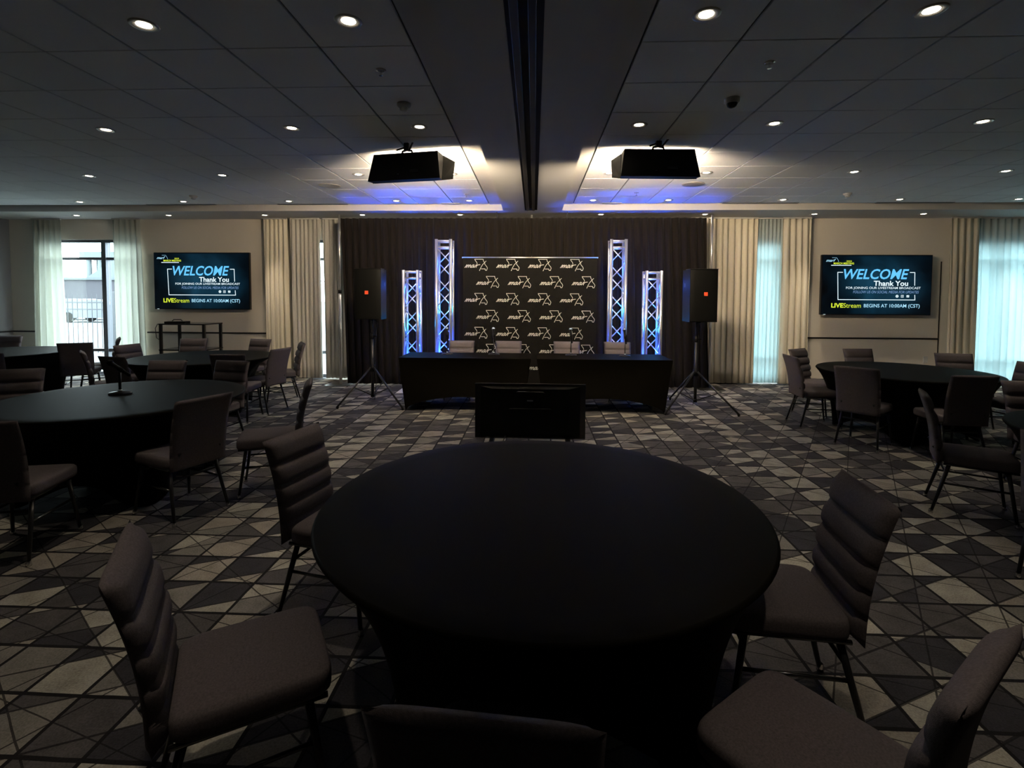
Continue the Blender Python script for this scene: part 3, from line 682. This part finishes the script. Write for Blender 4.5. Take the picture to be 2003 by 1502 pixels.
def make_tv(x,zc,w,h,tilt,lb):
    o=empty('wall_screen',(x,YW-.13,zc),0,lb,'screen','wall screens'); o.rotation_euler=(R(tilt),0,0)
    MB().box(-w/2,w/2,-.03,.03,-h/2,h/2,bev=.006).build('bezel','tvblack',o)
    MB().box(-.3,.3,.03,.11,-.2,.2).build('wall_bracket','blackmetal',o)
    sw,sh=w-.03,h-.035
    MB().box(-sw/2,sw/2,-.033,-.0305,-sh/2,sh/2).build('display','screen',o)
    MB().box(-w/2+.05,-w/2+.09,-.0325,-.030,-h/2+.004,-h/2+.010).build('indicator','tw',o)
    def U(u): return -w/2+w*u
    def V(v): return h/2-h*v
    def txt(s,u0,u1,v0,v1,m,shear=0,bold=0,nm='lettering'):
        me,a,b,c,d=text_mesh(s,shear,bold); sx=(U(u1)-U(u0))/(b-a); sz=(V(v0)-V(v1))/(d-c)
        for v in me.vertices: v.co=Vector((U(u0)+(v.co.x-a)*sx,-.0345,V(v1)+(v.co.y-c)*sz))
        me.materials.clear(); me.materials.append(M_[m]); q=D.objects.new(nm,me); link(q,o)
    txt('WELCOME',.20,.79,.235,.405,'tb',.25,.018); txt('Thank You',.475,.785,.43,.515,'tw',0,.02)
    txt('FOR JOINING OUR LIVESTREAM BROADCAST',.225,.90,.53,.578,'tw',0,.004); txt('FOLLOW US ON SOCIAL MEDIA FOR UPDATES',.29,.885,.595,.638,'td',.25,0)
    txt('LIVE',.095,.205,.805,.88,'tg',0,.03); txt('Stream',.207,.365,.805,.88,'tg',0,0); txt('BEGINS AT 10:00AM (CST)',.392,.897,.815,.89,'tl',0,.008)
    txt('marf',.035,.125,.07,.118,'tl',.45,.01); txt('MARCH MEETING',.105,.29,.128,.160,'tg',0,.02); txt('2022',.22,.27,.095,.118,'tg',0,.01)
    b=MB(); 
    for l in ([(.19,.292),(.145,.292),(.155,.745),(.852,.745),(.849,.665)],[(.80,.292),(.842,.292),(.845,.505)],[(.085,.176),(.265,.176)]):
        b.ribbon([(U(p),V(q)) for p,q in l],.012,-.0345)
    b.build('frame_line','tw',o,fix=False)
    b=MB(); b.ribbon([(U(.09),V(.05)),(U(.13),V(.05)),(U(.145),V(.09)),(U(.15),V(.12))],.004,-.0345); b.build('outline_mark','tl',o,fix=False)
    for k,uu in enumerate((.690,.737,.787)):
        q=MB(); n=20 if k<1 else 4
        cx_,cz_=U(uu),V(.685)
        if k==0:
            q.bm.faces.new([q.bm.verts.new((cx_+.026*math.cos(2*PI*i/20),-.0345,cz_+.026*math.sin(2*PI*i/20))) for i in range(20)][::-1])
        elif k==1:
            q.ribbon([(cx_-.02,cz_-.02),(cx_+.02,cz_-.02),(cx_+.02,cz_+.02),(cx_-.02,cz_+.02),(cx_-.02,cz_-.02)],.006,-.0345)
            q.ribbon([(cx_+.009*math.cos(i*PI/4),cz_+.009*math.sin(i*PI/4)) for i in range(9)],.004,-.0345)
        else: q.bm.faces.new([q.bm.verts.new((cx_+a_,-.0345,cz_+b_)) for a_,b_ in ((-.022,-.02),(.022,-.02),(.024,.02),(-.024,.02))])
        ic=q.build('icon','tw',o,fix=False)
        if k!=1:
            e=MB(); 
            if k==0: e.ribbon([(cx_-.001,cz_-.018),(cx_-.001,cz_+.010),(cx_+.008,cz_+.014)],.005,-.0352).ribbon([(cx_-.010,cz_),(cx_+.008,cz_)],.004,-.0352)
            else: e.ribbon([(cx_-.012,cz_-.008),(cx_+.002,cz_-.006),(cx_+.010,cz_+.008)],.007,-.0352)
            e.build('icon_mark','screen',ic,fix=False)
make_tv(-6.425,1.885,1.90,1.10,0,'wide wall screen on the left reading WELCOME Thank You')
make_tv(6.25,1.86,1.96,1.10,0,'wide wall screen on the right reading WELCOME Thank You')
tag(MB().box(-9.95,-9.87,YW-.03,YW,2.26,2.36,bev=.006).build('thermostat','white'),'small white control box on the wall left of the sheer curtain','thermostat')
tag(MB().box(7.25,7.33,YW-.008,YW,.42,.54,bev=.003).build('outlet','white'),'white outlet plate low on the wall under the right screen','outlet')
tag(MB().box(-7.08,-6.98,YW-.008,YW,.28,.40,bev=.003).build('outlet','white'),'white outlet plate low on the wall left of the black cart','outlet')
# ------------------------------------------------------------------ studio light panels clamped to the ceiling grid
def panel(x,rz,lb,y0=5.24,zb=2.80):
    o=empty('light_panel',(x,y0,zb),R(rz),lb,'stage light','light panels clamped to the ceiling')
    wt,wb_,ht=.355,.40,.285
    MB().hexa([(-wb_,-.05,0),(wb_,-.05,0),(wb_-.02,.06,.0),(-wb_+.02,.06,.0),(-wt,0,ht),(wt,0,ht),(wt-.01,.20,ht),(-wt+.01,.20,ht)]).build('body','black',o)
    n=Vector((0,.285,-.14)).normalized(); c=Vector((0,.13,ht/2))
    q=[Vector((sx*.33,.06+.14*t,ht*t))+n*.001 for sx,t in ((-1,.08),(1,.08),(1,.92),(-1,.92))]
    MB().hexa(q+[v+n*.003 for v in q]).build('diffuser','led',o)
    for s in (-1,1): # narrow side flaps folded outwards
        MB().hexa([(s*(wb_-.02),.05,.0),(s*(wb_-.015),.05,.0),(s*(wb_+.025),.26,.055),(s*(wb_+.02),.26,.055),(s*(wt-.01),.18,ht),(s*(wt-.005),.18,ht),(s*(wt+.065),.34,ht-.03),(s*(wt+.06),.34,ht-.03)]).build('barn_door','black',o)
    MB().hexa([(-wb_,.055,.0),(wb_,.055,.0),(wb_+.02,.26,.055),(-wb_-.02,.26,.055),(-wb_,.055,.004),(wb_,.055,.004),(wb_+.02,.26,.059),(-wb_-.02,.26,.059)]).build('barn_door','black',o)
    MB().box(.12-.05,.12+.05,-.05,-.03,.07,.10).build('power_switch','blackgloss',o)
    MB().lathe([(0,0),(.012,0),(.012,.01),(0,.01)],10,c=(-.05,-.056,.05)).build('knob','rail_metal',o)
    MB().tube([(-.06,.05,ht),(-.05,.05,ht+.03),(0,.05,ht+.04),(.05,.05,ht+.03),(.06,.05,ht)],.012,8).build('yoke','blackmetal',o,smooth=True)
    MB().box(-.03,.03,.02,.07,ht+.03,HC-zb-.004,bev=.008).tube([(.03,.03,ht+.03),(.085,.0,ht+.10)],.010,8).tube([(-.03,.03,ht+.06),(-.10,.0,ht+.03)],.009,8).build('clamp','blackmetal',o)
    l=light('panel_beam','AREA',PANEL,(1,.80,.55),o,c+n*.006,(0,0,0),shape='RECTANGLE',size=.66,size_y=.26)
    l.rotation_euler=(-n).to_track_quat('Z','Y').to_euler()
panel(-1.335,-11,'black studio light panel clamped to the ceiling left of the beam')
panel(1.255,3,'black studio light panel clamped to the ceiling right of the beam',5.24,2.82)
# ------------------------------------------------------------------ outdoors, seen through the left window
tag(MB().box(-90,60,YW+.22,150,-.35,-.12).build('pavement','ground'),kind='structure')
fe=empty('iron_fence',(-13,14.5,-.12),0,'dark iron picket fence outside the left window','fence')
for z in (1.50,1.30,.15): MB().box(-5,5,-.02,.02,z-.02,z+.02).build('fence_rail','fence',fe)
pm=MB().tube([(0,0,0),(0,0,1.68),(0,0,1.76)],[.011,.011,.002],6).mesh('picket'); pm.materials.append(M_['fence'])
for k in range(66):
    p=D.objects.new('picket',pm); link(p,fe); p.location=(-4.9+.15*k,0,0)
for x in (-4.2,-1.8,.60,3.0): MB().box(x-.05,x+.05,-.05,.05,0,1.82,bev=.01).build('fence_post','fence',fe)
lb_=empty('brick_building',(-38,42,-.12),0,'long low brick building beyond the fence','building')
MB().box(-9,3,0,6,0,3.0).build('wall','brick',lb_); MB().box(-9.2,3.2,-.2,6.2,3.0,3.2).build('roof_edge','stone',lb_)
cb=empty('columned_building',(-74,90,-.12),0,'pale columned building far beyond the fence','building')
MB().box(-8,14,2,14,0,8.2).build('wall','stone',cb); MB().box(-9,15,-.5,14,8.2,9.6).build('entablature','stone',cb)
for k in range(9): MB().tube([(-7.6+k*2.2,0,0),(-7.6+k*2.2,0,8.2)],[.5,.42],12).build('column','stone',cb,smooth=True)
MB().hexa([(2,-12,4),(14,-12,4),(14,0,4),(2,0,4),(7.9,-12,7.6),(8.1,-12,7.6),(8.1,0,7.6),(7.9,0,7.6)]).build('gable_roof','roof',cb)
MB().box(3,13,-11,0,0,4).build('front_wing','stone',cb)
hb=empty('house',(-33,46,-.12),0,'pale house with a hipped roof beyond the fence at right','building')
MB().box(-1,10,0,8,0,3.2).build('wall','stone',hb); MB().hexa([(-1.5,-.5,3.2),(10.5,-.5,3.2),(10.5,8.5,3.2),(-1.5,8.5,3.2),(3,3.5,5.6),(6,3.5,5.6),(6,4.5,5.6),(3,4.5,5.6)]).build('roof','roof',hb)
for k in range(3): MB().box(.5+3*k,1.8+3*k,-.03,.02,1,2.4).build('window','darkwin',hb)
def car(x,y,lb):
    o=empty('car',(x,y,-.12),0,lb,'car','parked cars')
    m=MB().hexa([(-2.1,-.85,.3),(2.1,-.85,.3),(2.1,.85,.3),(-2.1,.85,.3),(-2.05,-.8,.85),(2.0,-.8,.85),(2.0,.8,.85),(-2.05,.8,.85)]); m.build('body','carpaint',o)
    MB().hexa([(-1.5,-.78,.85),(1.2,-.78,.85),(1.2,.78,.85),(-1.5,.78,.85),(-1.0,-.6,1.42),(.6,-.6,1.42),(.6,.6,1.42),(-1.0,.6,1.42)]).build('cabin','darkwin',o)
    for sx in (-1.3,1.3):
        for sy in (-1,1): MB().tube([(sx,sy*.70,.32),(sx,sy*.88,.32)],.32,16).build('wheel','black',o)
for k,(x,y) in enumerate(((-27.5,31),(-36,39),(-31.5,34))): car(x,y,'hazy parked car behind the iron fence, %s'%('nearest','farthest','at the right')[k])
print('tiles',ntile)
